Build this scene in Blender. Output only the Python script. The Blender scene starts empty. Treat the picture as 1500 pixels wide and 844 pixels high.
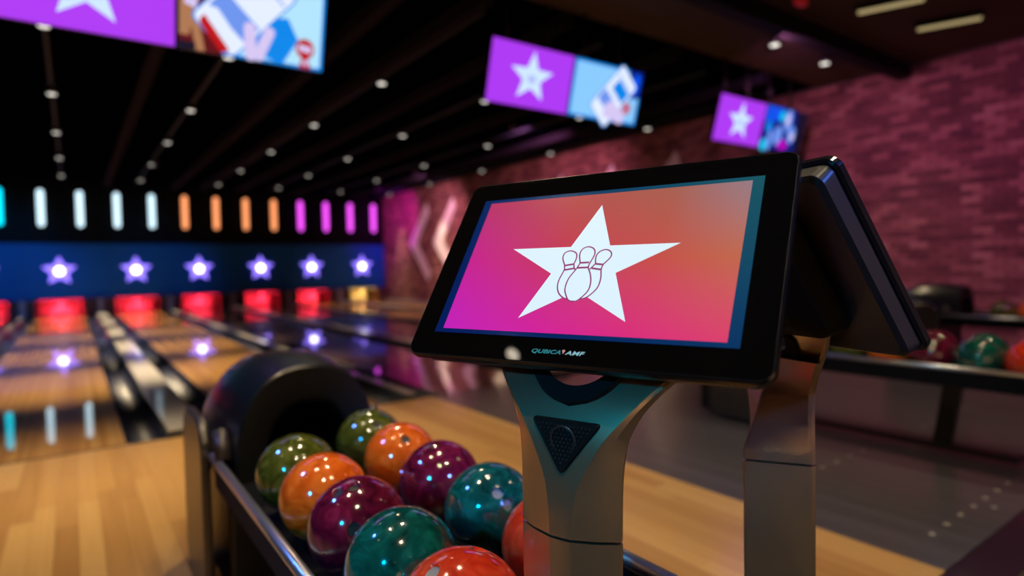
import bpy, bmesh, math, random
from mathutils import Vector, Matrix
random.seed(7)
S = bpy.context.scene
COL = S.collection

# ------------------------------------------------------------------ camera
CAM_POS = Vector((0.0, 0.0, 1.11))
YAW, PITCH, ROLL = math.radians(35.81), math.radians(2.04), math.radians(-1.13)
FPX = 890.2
fw = Vector((math.sin(YAW) * math.cos(PITCH), math.cos(YAW) * math.cos(PITCH), -math.sin(PITCH)))
r0 = Vector((math.cos(YAW), -math.sin(YAW), 0)); u0 = r0.cross(fw)
rt = r0 * math.cos(ROLL) + u0 * math.sin(ROLL); up_ = -r0 * math.sin(ROLL) + u0 * math.cos(ROLL)
cd = bpy.data.cameras.new('camera'); cam = bpy.data.objects.new('camera', cd); COL.objects.link(cam)
cam.matrix_world = Matrix(((rt.x, up_.x, -fw.x, CAM_POS.x), (rt.y, up_.y, -fw.y, CAM_POS.y), (rt.z, up_.z, -fw.z, CAM_POS.z), (0, 0, 0, 1)))
cd.sensor_width = 36; cd.lens = FPX / 1500 * 36; cd.clip_start = .02; cd.clip_end = 100
cd.dof.use_dof = True; cd.dof.focus_distance = .92; cd.dof.aperture_fstop = 1.55
S.camera = cam

# ------------------------------------------------------------------ world and exposure
w = bpy.data.worlds.new('world'); S.world = w; w.use_nodes = True
w.node_tree.nodes['Background'].inputs[0].default_value = (.55, .45, .6, 1)
w.node_tree.nodes['Background'].inputs[1].default_value = .012
vs = S.view_settings
vs.view_transform = 'Standard'; vs.look = 'None'; vs.gamma = 1; vs.use_curve_mapping = False
vs.exposure = 0.0
CEIL = 3.72

# ------------------------------------------------------------------ materials
MATS = {}
def mat(name, col, rough=.5, metal=0, coat=0, emit=None, es=0, coat_rough=.05, spec=.5):
    if name in MATS: return MATS[name]
    m = bpy.data.materials.new(name); m.use_nodes = True
    b = m.node_tree.nodes['Principled BSDF']
    b.inputs['Base Color'].default_value = (*col, 1); b.inputs['Roughness'].default_value = rough
    b.inputs['Metallic'].default_value = metal; b.inputs['Coat Weight'].default_value = coat
    b.inputs['Coat Roughness'].default_value = coat_rough; b.inputs['Specular IOR Level'].default_value = spec
    if emit: b.inputs['Emission Color'].default_value = (*emit, 1); b.inputs['Emission Strength'].default_value = es
    MATS[name] = m; return m
def srgb(r, g, b):
    f = lambda c: (c / 255 / 12.92) if c / 255 <= .04045 else ((c / 255 + .055) / 1.055) ** 2.4
    return (f(r), f(g), f(b))
def glow(name, rgb, s=1.0):
    m = mat(name, (0, 0, 0), .4, emit=rgb, es=s); return m
def nd(m, t, **k):
    n = m.node_tree.nodes.new(t)
    for a, b in k.items(): setattr(n, a, b)
    return n
def ln(m, a, b): m.node_tree.links.new(a, b)
def math_n(m, op, a, b=None):
    n = nd(m, 'ShaderNodeMath', operation=op)
    if isinstance(a, (int, float)): n.inputs[0].default_value = a
    else: ln(m, a, n.inputs[0])
    if b is not None:
        if isinstance(b, (int, float)): n.inputs[1].default_value = b
        else: ln(m, b, n.inputs[1])
    return n.outputs[0]
def ramp(m, fac, stops):
    n = nd(m, 'ShaderNodeValToRGB'); e = n.color_ramp.elements
    e[0].position, e[0].color = stops[0][0], (*stops[0][1], 1); e[1].position, e[1].color = stops[-1][0], (*stops[-1][1], 1)
    for p, c in stops[1:-1]:
        x = e.new(p); x.color = (*c, 1)
    ln(m, fac, n.inputs[0]); return n.outputs[0]
def wood(name, cols, board, rough, coat, per_object=False, grain=.35, coat_rough=.03):
    m = mat(name, cols[1], rough, coat=coat, coat_rough=coat_rough)
    b = m.node_tree.nodes['Principled BSDF']
    g = nd(m, 'ShaderNodeNewGeometry'); sp = nd(m, 'ShaderNodeSeparateXYZ'); ln(m, g.outputs['Position'], sp.inputs[0])
    if per_object:
        rnd = nd(m, 'ShaderNodeObjectInfo').outputs['Random']
    else:
        wn = nd(m, 'ShaderNodeTexWhiteNoise', noise_dimensions='1D')
        ln(m, math_n(m, 'FLOOR', math_n(m, 'DIVIDE', sp.outputs[0], board)), wn.inputs['W']); rnd = wn.outputs['Value']
    mp = nd(m, 'ShaderNodeMapping'); mp.inputs['Scale'].default_value = (60, 1.6, 1); ln(m, g.outputs['Position'], mp.inputs[0])
    nz = nd(m, 'ShaderNodeTexNoise'); nz.inputs['Scale'].default_value = 1; nz.inputs['Detail'].default_value = 4; ln(m, mp.outputs[0], nz.inputs['Vector'])
    f = math_n(m, 'ADD', math_n(m, 'MULTIPLY', rnd, 1 - grain), math_n(m, 'MULTIPLY', nz.outputs[0], grain))
    ln(m, ramp(m, f, [(.15, cols[0]), (.5, cols[1]), (.85, cols[2])]), b.inputs['Base Color'])
    return m
M_WOOD = wood('approach_maple', [(.41, .21, .066), (.55, .31, .11), (.67, .42, .165)], .09, .28, .35, True, .45, .12)
M_LANE = wood('lane_maple', [(.4, .19, .05), (.52, .27, .085), (.62, .36, .13)], .027, .3, 1, False, .35, .012)
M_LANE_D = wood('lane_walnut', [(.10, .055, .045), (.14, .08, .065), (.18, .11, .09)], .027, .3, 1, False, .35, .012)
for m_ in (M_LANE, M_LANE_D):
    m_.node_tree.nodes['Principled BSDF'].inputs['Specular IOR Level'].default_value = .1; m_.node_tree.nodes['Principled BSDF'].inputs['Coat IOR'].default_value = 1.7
M_DARK = wood('approach_grey', [(.068, .062, .078), (.086, .08, .1), (.104, .097, .12)], .045, .32, .35, False, .5, .12)
BLACK = mat('black_plastic', (.008, .008, .009), .35)
MATTE = mat('matt_black', (.006, .006, .008), .8, spec=.2)
GLOSSBLK = mat('black_glass', (.002, .002, .002), .02)
BEZEL = mat('black_bezel', (.004, .004, .005), .22)
PAINT = mat('bronze_silver_paint', (.46, .35, .22), .3, metal=.85, coat=.6, coat_rough=.12)
STEEL = mat('brushed_steel', (.42, .43, .46), .3, metal=.9)
HOODM = mat('hood_plastic', (.007, .011, .016), .3, coat=.25, coat_rough=.2)
CEILM = mat('ceiling_black', (.0012, .0012, .004), .9, spec=0)

# ------------------------------------------------------------------ mesh helpers
class MB:
    def __init__(s): s.v = []; s.f = []; s.mi = []; s.sm = []
    def add(s, vs_, fs, mi=0, smooth=False):
        o = len(s.v); s.v += [tuple(p) for p in vs_]
        for f in fs: s.f.append([o + i for i in f]); s.mi.append(mi); s.sm.append(smooth)
    def box(s, x0, x1, y0, y1, z0, z1, mi=0):
        s.add([(x0, y0, z0), (x1, y0, z0), (x1, y1, z0), (x0, y1, z0), (x0, y0, z1), (x1, y0, z1), (x1, y1, z1), (x0, y1, z1)],
              [(3, 2, 1, 0), (4, 5, 6, 7), (0, 1, 5, 4), (1, 2, 6, 5), (2, 3, 7, 6), (3, 0, 4, 7)], mi)
    def loft(s, rings, mi=0, smooth=True, cap0=True, cap1=True, closed=True):
        n = len(rings[0]); o = len(s.v)
        for rg in rings: s.v += [tuple(p) for p in rg]
        m = n if closed else n - 1
        for i in range(len(rings) - 1):
            for j in range(m):
                k = (j + 1) % n
                s.f.append([o + i * n + j, o + i * n + k, o + (i + 1) * n + k, o + (i + 1) * n + j]); s.mi.append(mi); s.sm.append(smooth)
        if cap0: s.f.append([o + j for j in reversed(range(n))]); s.mi.append(mi); s.sm.append(False)
        if cap1: s.f.append([o + (len(rings) - 1) * n + j for j in range(n)]); s.mi.append(mi); s.sm.append(False)
    def cyl(s, p0, p1, r, n=16, r1=None, mi=0, smooth=True):
        p0, p1 = Vector(p0), Vector(p1); d = (p1 - p0).normalized()
        a = d.orthogonal().normalized(); b = d.cross(a); r1 = r if r1 is None else r1
        s.loft([[p + (a * math.cos(t) + b * math.sin(t)) * q for t in [2 * math.pi * k / n for k in range(n)]] for p, q in ((p0, r), (p1, r1))], mi, smooth)
    def lathe(s, prof, n=20, mi=None, c=(0, 0, 0)):
        o = len(s.v)
        for rr, z in prof:
            for k in range(n):
                t = 2 * math.pi * k / n; s.v.append((c[0] + rr * math.cos(t), c[1] + rr * math.sin(t), c[2] + z))
        for i in range(len(prof) - 1):
            for j in range(n):
                k = (j + 1) % n; s.f.append([o + i * n + j, o + i * n + k, o + (i + 1) * n + k, o + (i + 1) * n + j])
                s.mi.append(mi(prof[i][1]) if mi else 0); s.sm.append(True)
        s.f.append([o + j for j in reversed(range(n))]); s.mi.append(0); s.sm.append(False)
        s.f.append([o + (len(prof) - 1) * n + j for j in range(n)]); s.mi.append(0); s.sm.append(False)
    def prism(s, pts, d, mi=0):   # pts list of 3D points, extruded by vector d
        d = Vector(d); n = len(pts); P = [Vector(p) for p in pts]
        s.add(P + [p + d for p in P], [list(reversed(range(n))), list(range(n, 2 * n))] + [(j, (j + 1) % n, n + (j + 1) % n, n + j) for j in range(n)], mi)
    def mesh(s, name, mats):
        me = bpy.data.meshes.new(name); me.from_pydata(s.v, [], s.f)
        for m in (mats if isinstance(mats, (list, tuple)) else [mats]): me.materials.append(m)
        me.polygons.foreach_set('material_index', s.mi); me.polygons.foreach_set('use_smooth', s.sm)
        me.update(); return me
    def build(s, name, mats, parent=None, fix=True, bevel=0, sub=0, solid=0, soff=-1):
        me = s.mesh(name, mats)
        if fix:
            bm = bmesh.new(); bm.from_mesh(me); bmesh.ops.recalc_face_normals(bm, faces=bm.faces); bm.to_mesh(me); bm.free()
        return put(name, me, parent, bevel, sub, solid, soff)
def put(name, me, parent=None, bevel=0, sub=0, solid=0, soff=-1):
    o = bpy.data.objects.new(name, me); COL.objects.link(o)
    if parent: o.parent = parent
    if solid:
        q = o.modifiers.new('solid', 'SOLIDIFY'); q.thickness = solid; q.offset = soff
    if bevel:
        q = o.modifiers.new('bevel', 'BEVEL'); q.width = bevel; q.segments = 3; q.limit_method = 'ANGLE'; q.angle_limit = math.radians(40); q.harden_normals = False
    if sub:
        q = o.modifiers.new('sub', 'SUBSURF'); q.levels = sub; q.render_levels = sub
    return o
def tag(o, label, cat, group=None):
    o['label'] = label; o['category'] = cat
    if group: o['group'] = group
    return o
def thing(name, label, cat, loc=(0, 0, 0), rz=0, group=None):
    o = bpy.data.objects.new(name, None); COL.objects.link(o); o.empty_display_size = .1
    o.location = loc; o.rotation_euler = (0, 0, rz); return tag(o, label, cat, group)
def struct(o): o['kind'] = 'structure'; return o
def copy_tree(o, parent=None):
    c = o.copy(); COL.objects.link(c); c.parent = parent
    for ch in list(o.children):
        k = copy_tree(ch, c); k.matrix_parent_inverse = ch.matrix_parent_inverse.copy()
    return c
def rrect(hw, hh, r, n=6):
    pts = []
    for cx, cy, a0 in ((hw - r, hh - r, 0), (-hw + r, hh - r, 90), (-hw + r, -hh + r, 180), (hw - r, -hh + r, 270)):
        for k in range(n + 1):
            t = math.radians(a0 + 90 * k / n); pts.append((cx + r * math.cos(t), cy + r * math.sin(t)))
    return pts
def star_pts(R, ratio=.382, sx=1.0):
    return [(sx * (R if k % 2 == 0 else R * ratio) * math.sin(math.pi * k / 5), (R if k % 2 == 0 else R * ratio) * math.cos(math.pi * k / 5)) for k in range(10)]
def project(p):
    d = Vector(p) - CAM_POS; z = d.dot(fw)
    return 750 + FPX * d.dot(rt) / z, 422 - FPX * d.dot(up_) / z, z
def spot(name, loc, target, watts, col, cone=60, blend=.6, radius=.04):
    l = bpy.data.lights.new(name, 'SPOT'); l.energy = watts; l.color = col; l.spot_size = math.radians(cone); l.spot_blend = blend; l.shadow_soft_size = radius
    o = bpy.data.objects.new(name, l); COL.objects.link(o); o.location = loc
    o.rotation_euler = (Vector(target) - Vector(loc)).to_track_quat('-Z', 'Y').to_euler(); return o

ORD = ['first', 'second', 'third', 'fourth', 'fifth', 'sixth', 'seventh', 'eighth', 'ninth', 'tenth', 'eleventh', 'twelfth', 'thirteenth']
WARM = (1, .77, .46)

# ------------------------------------------------------------------ layout
FOUL, YM = 4.64, 20.52
LANES = [-3.69, -1.92, -.292, 1.48, 3.11, 4.88, 6.51, 8.28]     # lane centres
LNAME = ['two lanes left of the first whole star', 'cut off by the left edge', 'under the first whole star', 'under the second whole star', 'under the third whole star', 'under the fourth whole star', 'under the fifth whole star', 'under the sixth whole star']
WX = 9.16                                                        # face of the brick wall
XSPLIT = 2.47
YEND = .83

# ------------------------------------------------------------------ floor and approach
b = MB(); b.box(-5, WX + .3, -4, YEND - .16, -.12, -.012); fl = struct(b.build('floor', mat('lounge_carpet', (.09, .065, .055), .95, spec=.1)))
b = MB(); b.box(-5, WX + .3, YEND - .16, YEND, -.12, -.002); struct(b.build('trim_1', mat('step_nosing', (.03, .012, .03), .3, coat=.3), bevel=.006))
b = MB(); b.box(-5, WX + .3, YEND, 22.1, -.3, -.1); struct(b.build('floor_base', mat('floor_base_dark', (.012, .012, .014), .9)))
ap = MB(); ap.box(-5, XSPLIT, YEND, FOUL, -.1, -.02); apo = struct(ap.build('floor_approach', mat('plank_joint', (.12, .06, .025), .8)))
PW = .083; nx = int((XSPLIT + 5) / PW); k = 0; PL = {}
for i in range(nx):
    x0 = XSPLIT - (i + 1) * PW; ys = [YEND] + sorted([YEND + random.uniform(.4, 1.6), YEND + random.uniform(2.1, 3.3)]) + [FOUL]
    if x0 < -2.6: ys = [YEND, FOUL]
    for a, c in zip(ys, ys[1:]):
        L = round((c - a) / .2) * .2; L = c - a
        m = MB(); m.box(-PW / 2 + .0004, PW / 2 - .0004, 0, L - .0005, -.02, 0)
        o = m.build('plank', M_WOOD, apo, fix=False); o.location = (x0 + PW / 2, a, 0)
b = MB(); b.box(XSPLIT, WX + .3, YEND, FOUL, -.1, 0); dk = struct(b.build('floor_approach', M_DARK))
m = MB(); m.cyl((0, 0, 0), (0, 0, .0008), .011, 16); dotme = m.mesh('guide_dot', mat('guide_dot_ivory', (.5, .48, .46), .5))
for cx in (3.11, 4.88, 6.51, 8.28):
    for yy, off in ((.975, 0), (1.65, 0)):
        for j in range(-3, 4):
            o = put('guide_dot', dotme, dk); o.location = (cx + .11 + j * .152, yy, 0)
o = put('guide_dot', dotme, dk); o.location = (3.27, .915, 0)
b = MB(); b.box(-5, WX, FOUL, FOUL + .03, -.1, .001); struct(b.build('trim_2', mat('foul_line_dark', (.02, .02, .022), .4)))

# ------------------------------------------------------------------ lanes, gutters, dividers
GUT = mat('gutter_plastic', (.012, .016, .045), .38)
CAP = mat('divider_grey', (.42, .4, .38), .32, coat=.3)
CAPS = mat('divider_side', (.05, .07, .1), .3, metal=.4)
Y0 = FOUL + .03
for i, cx in enumerate(LANES):
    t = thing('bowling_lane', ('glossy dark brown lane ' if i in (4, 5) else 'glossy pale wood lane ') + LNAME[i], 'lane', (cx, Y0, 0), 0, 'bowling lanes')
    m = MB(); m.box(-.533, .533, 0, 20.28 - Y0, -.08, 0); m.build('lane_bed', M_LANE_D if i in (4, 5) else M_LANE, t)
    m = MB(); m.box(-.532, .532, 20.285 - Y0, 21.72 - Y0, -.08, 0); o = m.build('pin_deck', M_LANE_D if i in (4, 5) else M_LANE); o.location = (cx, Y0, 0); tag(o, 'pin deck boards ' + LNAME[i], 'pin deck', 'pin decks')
    for s in (-1, 1):
        m = MB(); prof = [(.1165 * math.cos(math.pi + math.pi * q / 10), -.005 + .085 * math.sin(math.pi + math.pi * q / 10)) for q in range(11)]
        rings = [[(s * (.533 + .1175) + px, yy, pz) for px, pz in prof] for yy in (0, 20.28 - Y0)]
        m.loft(rings, smooth=True, cap0=False, cap1=False, closed=False); m.build('gutter', GUT, t, solid=.004)
DIVN = ['far left', 'left of the first whole star', 'ending behind the near ball rack hood', 'between second and third whole stars', 'behind the middle ball rack', 'between fourth and fifth whole stars', 'beside the last lane but one']
for i in range(7):
    x0, x1 = LANES[i] + .533 + .235, LANES[i + 1] - .533 - .235
    t = thing('lane_divider', ('wide' if i % 2 == 0 else 'narrow') + ' grey lane divider ' + DIVN[i], 'lane divider', ((x0 + x1) / 2, Y0, 0), 0, 'lane dividers')
    hw = (x1 - x0) / 2 - .008; m = MB(); m.box(-hw, hw, 0, 20.28 - Y0, -.1, .035); m.build('side_wall', CAPS, t)
    m = MB(); n = 5; L = 20.28 - Y0
    for q in range(n):
        m = MB(); m.box(-hw - .003, hw + .003, L * q / n + .004, L * (q + 1) / n - .004, .035, .05); m.build('cap_panel', CAP, t, bevel=.004)
t = thing('lane_divider', 'last narrow divider strip along the brick wall', 'lane divider', (9.1, Y0, 0), 0, 'lane dividers')
m = MB(); m.box(-.045, .03, 0, 20.28 - Y0, -.1, .04); m.build('cap_panel', CAP, t, bevel=.004)

# ------------------------------------------------------------------ walls and ceiling
b = MB(); b.box(-5, WX + .3, 21.9, 22.1, -.1, CEIL); struct(b.build('wall_far', MATTE))
b = MB(); b.box(-5, WX, YM + .03, YM + .13, 1.97, CEIL); struct(b.build('wall_far_upper', mat('upper_panel_black', (.001, .0015, .003), .6, spec=.1)))
b = MB(); b.box(-5, WX + .3, 4.75, 22.1, CEIL, CEIL + .1); struct(b.build('ceiling', CEILM))
b = MB(); b.box(-5, WX + .3, -4, 4.75, CEIL - .02, CEIL + .1); struct(b.build('ceiling_lounge', mat('ceiling_brown', (.09, .06, .04), .85, spec=.1)))
b = MB(); b.box(-5, WX, 3.5, 3.66, CEIL - .2, CEIL - .02); struct(b.build('trim_3', MATTE))
# brick wall
BW = mat('brick_red', (.2, .06, .05), .8, spec=.2)
bb = BW.node_tree.nodes['Principled BSDF']; g = nd(BW, 'ShaderNodeNewGeometry'); sp = nd(BW, 'ShaderNodeSeparateXYZ'); ln(BW, g.outputs['Position'], sp.inputs[0])
BP, BH = .235, .078
row = math_n(BW, 'FLOOR', math_n(BW, 'DIVIDE', sp.outputs[2], BH)); par = math_n(BW, 'MODULO', row, 2)
colm = math_n(BW, 'FLOOR', math_n(BW, 'ADD', math_n(BW, 'DIVIDE', sp.outputs[1], BP), math_n(BW, 'MULTIPLY', par, .5)))
wn = nd(BW, 'ShaderNodeTexWhiteNoise', noise_dimensions='2D'); cb = nd(BW, 'ShaderNodeCombineXYZ'); ln(BW, row, cb.inputs[0]); ln(BW, colm, cb.inputs[1]); ln(BW, cb.outputs[0], wn.inputs['Vector'])
nz = nd(BW, 'ShaderNodeTexNoise'); nz.inputs['Scale'].default_value = 1.6; nz.inputs['Detail'].default_value = 5; ln(BW, g.outputs['Position'], nz.inputs['Vector'])
ff = math_n(BW, 'ADD', math_n(BW, 'MULTIPLY', wn.outputs['Value'], .55), math_n(BW, 'MULTIPLY', nz.outputs[0], .45))
ln(BW, ramp(BW, ff, [(.2, (.1, .04, .045)), (.5, (.22, .09, .085)), (.72, (.34, .16, .14)), (.9, (.46, .27, .23))]), bb.inputs['Base Color'])
b = MB(); b.box(WX, WX + .25, -4, 22.1, -.1, CEIL); wr = struct(b.build('wall_right', mat('mortar', (.09, .06, .06), .95, spec=.1)))
BM = []
for q in range(4):
    m = MB(); dx = (.010, .014, .018, .012)[q]; e = .004
    y0, y1, z0, z1 = .006, BP - .006, .006, BH - .006
    m.add([(0, y0, z0), (0, y1, z0), (0, y1, z1), (0, y0, z1), (-dx, y0 + e, z0 + e), (-dx, y1 - e, z0 + e), (-dx, y1 - e, z1 - e), (-dx, y0 + e, z1 - e)],
          [(4, 5, 6, 7)[::-1], (0, 1, 5, 4)[::-1], (1, 2, 6, 5)[::-1], (2, 3, 7, 6)[::-1], (3, 0, 4, 7)[::-1]]); BM.append((m, m.mesh('brick', BW)))
cells = []
for rr_ in range(int(CEIL / BH)):
    for cc in range(-17, int(21.2 / BP) + 1):
        y = (cc - (.5 if rr_ % 2 else 0)) * BP; z = rr_ * BH
        if y < -4 or y + BP > 21.28: continue
        px, py, pz = project((WX, y + BP / 2, z + BH / 2)); vis = pz > 0 and 560 < px < 1500 and 0 < py < 844
        hid = (600 < px < 1180 and py > 215) or (1180 <= px < 1350 and py > 225 + (px - 1215) * 2)
        cells.append((pz if vis and not hid else 1e6 + abs(y), y, z, random.randrange(4)))
cells.sort()
rest = MB()
for i, (d, y, z, q) in enumerate(cells):
    if i < 300:
        o = put('brick', BM[q][1], wr); o.location = (WX, y, z)
    else:
        mm = BM[q][0]; rest.add([(v[0] + WX, v[1] + y, v[2] + z) for v in mm.v], mm.f)
o = rest.build('brick_field', BW, wr, fix=False); o['kind'] = 'stuff'
# chevrons on the wall
CHV = mat('chevron_white', (.72, .66, .68), .6)
for i in range(7):
    yt = 18.47 - i * 1.63
    m = MB(); dpt, th, zc, hh = 1.3, .62, 1.93, 1.26
    pts = [(WX - .02, yt, zc), (WX - .02, yt - dpt, zc + hh), (WX - .02, yt - dpt - .12, zc + hh - .32), (WX - .02, yt - th, zc), (WX - .02, yt - dpt - .12, zc - hh + .32), (WX - .02, yt - dpt, zc - hh)]
    m.prism([pts[0], pts[1], pts[2], pts[3]], (-.012, 0, 0)); m.prism([pts[0], pts[3], pts[4], pts[5]], (-.012, 0, 0))
    tag(m.build('wall_chevron', CHV), 'white arrow chevron on the brick wall, %s from the far end' % ORD[i], 'chevron', 'white chevrons on the brick wall')
# ceiling joists and tracks
for i, x in enumerate((.85, 2.5, 3.25, 4.25, 6.0, 7.9)):
    b = MB(); b.box(x - .07, x + .07, 4.8, 20.4, CEIL - .14, CEIL); struct(b.build('ceiling_joist', mat('joist_grey', (.022, .018, .032), .8, spec=0)))
LX = [-.145, 1.56, 3.46, 5.12, 7.04, 8.72]; LY = [7.7, 10.52, 13.33, 16.18, 19.02]
for i, x in enumerate(LX):
    t = tag(MB().build('light_track', BLACK, fix=False), 'slim dark light track on the black ceiling, %s from the left' % ORD[i], 'light track', 'ceiling light tracks')
    b = MB(); b.box(x - .02 - .0, x + .02, 5.2, 20.2, CEIL - .05, CEIL); t.data = b.mesh('light_track', mat('track_grey', (.04, .045, .08), .6, spec=.05))

# ------------------------------------------------------------------ ceiling spotlights
def can(name, label, loc, glowmat, group, r=.055, drop=.12):
    t = thing(name, label, 'spotlight', loc, 0, group)
    m = MB(); m.cyl((0, 0, 0), (0, 0, drop - .005), r * 1.15, 18); m.build('housing', BLACK, t)
    m = MB(); m.cyl((0, 0, -.004), (0, 0, .0), r, 18); m.build('lens', glowmat, t)
    m = MB(); m.cyl((0, 0, drop - .005), (0, 0, drop + .03), .012, 8); m.build('stem', BLACK, t)
    return t
LENS = glow('spot_lens', (1, .93, .82), 1.6)
LENSH = glow('spot_lens_bright', (1, .85, .65), 12)
SPW = [300, 340, 35, 30, 130, 170]
for i, x in enumerate(LX):
    for j, y in enumerate(LY):
        can('ceiling_spotlight', 'small round ceiling spotlight on the %s track from the left, %s from the near end' % (ORD[i], ORD[j]), (x, y, CEIL - .12), LENS, 'spotlights over the lanes', .05, .12)
        if SPW[i]:
            spot('track_lamp', (x, y, CEIL - .13), (x, y, 0), SPW[i] * 4, WARM, 48, .8)
NEAR = [(-.1, 1.98), (1.0, 1.85), (-.05, -.05), (1.08, -.05)]
for i, (x, y) in enumerate(NEAR + [(6.65, 3.95), (7.82, 3.97)]):
    lab = ['above the left lane approach', 'above the near ball rack', 'behind the left approach', 'behind the touch screens', 'over the middle ball rack, left of a pair', 'over the far ball rack, right of a pair'][i]
    can('ceiling_spotlight', 'small round ceiling spotlight ' + lab, (x, y, CEIL - .12), LENS if i > 3 else LENSH, 'spotlights over the approach', .05, .12)
    if i < 4: spot('approach_lamp', (x, y, CEIL - .13), (x + .1, y + .5, 0), 70 if i == 0 else 120, WARM, 110, .8, .035)
    else: spot('approach_lamp', (x, y, CEIL - .13), (x, y - .8, 0), 90, WARM, 100, .8, .035)
spot('approach_lamp', (-1.72, 2.06, CEIL - .13), (-1.7, 2.2, 0), 26, WARM, 80, .8, .04)
spot('approach_lamp', (-.2, 4.25, CEIL - .13), (-.1, 4.2, 0), 560, WARM, 50, 1, .05)
spot('approach_lamp', (1.6, 4.0, CEIL - .13), (1.5, 3.2, 0), 370, WARM, 75, .9, .05)
for x in (3.5, 4.6): spot('approach_lamp', (x, .55, CEIL - .15), (x + .2, .9, 0), 75, WARM, 100, .8, .04)
for i, (x, y) in enumerate(((-.2, 4.25), (1.6, 4.0), (-1.72, 2.06), (3.5, .55), (4.6, .55))):
    can('ceiling_spotlight', 'small round ceiling spotlight ' + ['hidden above the nearest displays, left', 'hidden above the nearest displays, right', 'left of the near ball rack, mirrored in the bezel', 'above the middle ball rack, left one', 'above the middle ball rack, right one'][i], (x, y, CEIL - .12), LENSH, 'spotlights over the approach', .05, .12)
for i, (x, y) in enumerate(((6.7, 2.75), (7.75, 2.6))):  # warm reflections on ducts, put in as glowing strips with made-up housings
    t = thing('duct_glint', 'warm glowing strip imitating a duct reflection, ' + ('nearer and wider one' if i == 0 else 'one closer to the brick wall'), 'imitated reflection', (x, y, CEIL - .1), 0, 'imitated duct reflections')
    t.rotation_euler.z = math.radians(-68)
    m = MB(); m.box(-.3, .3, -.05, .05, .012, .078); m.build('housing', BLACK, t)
    m = MB(); m.box(-.28, .28, -.04, .04, 0, .012); m.build('glint_strip', glow('duct_glint_glow', srgb(190, 170, 120), .8), t)
t = thing('ceiling_sign', 'small red lit box on the brown ceiling', 'sign', (5.75, 3.15, CEIL - .16)); m = MB(); m.box(-.07, .07, -.03, .03, 0, .14); m.build('box', mat('red_box', (.2, .01, .01), .4, emit=(1, .03, .03), es=.12), t)

# ------------------------------------------------------------------ masking wall, stars, tubes
MASK = mat('mask_blue', (.002, .1, .36), .6, spec=.2)
t0 = None
for i in range(4):
    x0 = (LANES[2 * i] + LANES[2 * i - 1]) / 2 if i else -4.6; x1 = (LANES[2 * i + 1] + LANES[2 * i + 2]) / 2 if i < 3 else WX - .02
    m = MB(); m.box(x0 + .004, x1 - .004, YM, YM + .06, .46, 1.965)
    tag(m.build('masking_panel', MASK, bevel=.004), ['blue panel over the pins at far left', 'blue panel over the pins behind first and second whole stars', 'dark blue panel behind third and fourth whole stars', 'darkest blue panel beside the brick wall'][i], 'panel', 'blue panels over the pins')
STARB = glow('star_violet', srgb(140, 115, 250), 2.0); STARC = glow('star_core', (.9, .88, 1), 6)
for i, cx in enumerate(LANES[1:]):
    t = thing('star_light', 'glowing violet star with a white centre, %s' % ('cut off by the left edge' if i == 0 else '%s whole one from the left' % ORD[i - 1]), 'star light', (cx, YM, 1.22), 0, 'star lights above the pins')
    R = .40; m = MB(); pts = []
    for (x, z) in star_pts(R, .5): pts.append((x, -.05, z))
    m.prism(pts, (0, .045, 0)); m.build('star_plate', STARB, t, bevel=.02)
    m = MB(); m.cyl((0, -.05, 0), (0, -.075, 0), .10, 24, .08); m.build('lamp_disc', STARC, t)
TUBE = {'c': glow('tube_cyan', srgb(0, 225, 255), 1.6), 'w': glow('tube_ice', (.8, 1.1, 1.25), 1.25), 'o': glow('tube_orange', (1.25, .42, .16), 1.15), 'm': glow('tube_magenta', (1.1, .1, 1.15), 1.25)}
CN = {'c': 'cyan', 'w': 'ice white', 'o': 'orange', 'm': 'magenta'}; cnt = {}
for i in range(-3, 12):
    c = 'c' if i < 0 else 'w' if i < 4 else 'o' if i < 8 else 'm'
    cnt[c] = cnt.get(c, 0) + 1; x = -.63 + .85 * i
    lab = {-3: 'glowing cyan tube far beyond the left edge', -2: 'glowing cyan tube just beyond the left edge', -1: 'glowing cyan tube cut off by the left edge'}.get(i) or 'glowing %s upright tube, %s of four from the left' % (CN[c], ORD[cnt[c] - 1])
    t = thing('light_tube', lab, 'light tube', (x, YM, 2.42), 0, 'upright light tubes over the lanes')
    m = MB(); r = .075; prof = [(max(.001, r * math.sin(a)), r - r * math.cos(a)) for a in [math.pi / 2 * q / 6 for q in range(7)]]
    prof = prof + [(p, .98 - z) for p, z in reversed(prof)]
    m.lathe(prof, 16, c=(0, -.1, 0)); m.build('tube', TUBE[c], t)
    for z in (.12, .86):
        m = MB(); m.cyl((0, -.04, z), (0, .035, z), .02, 10); m.build('bracket', BLACK, t)
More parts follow.
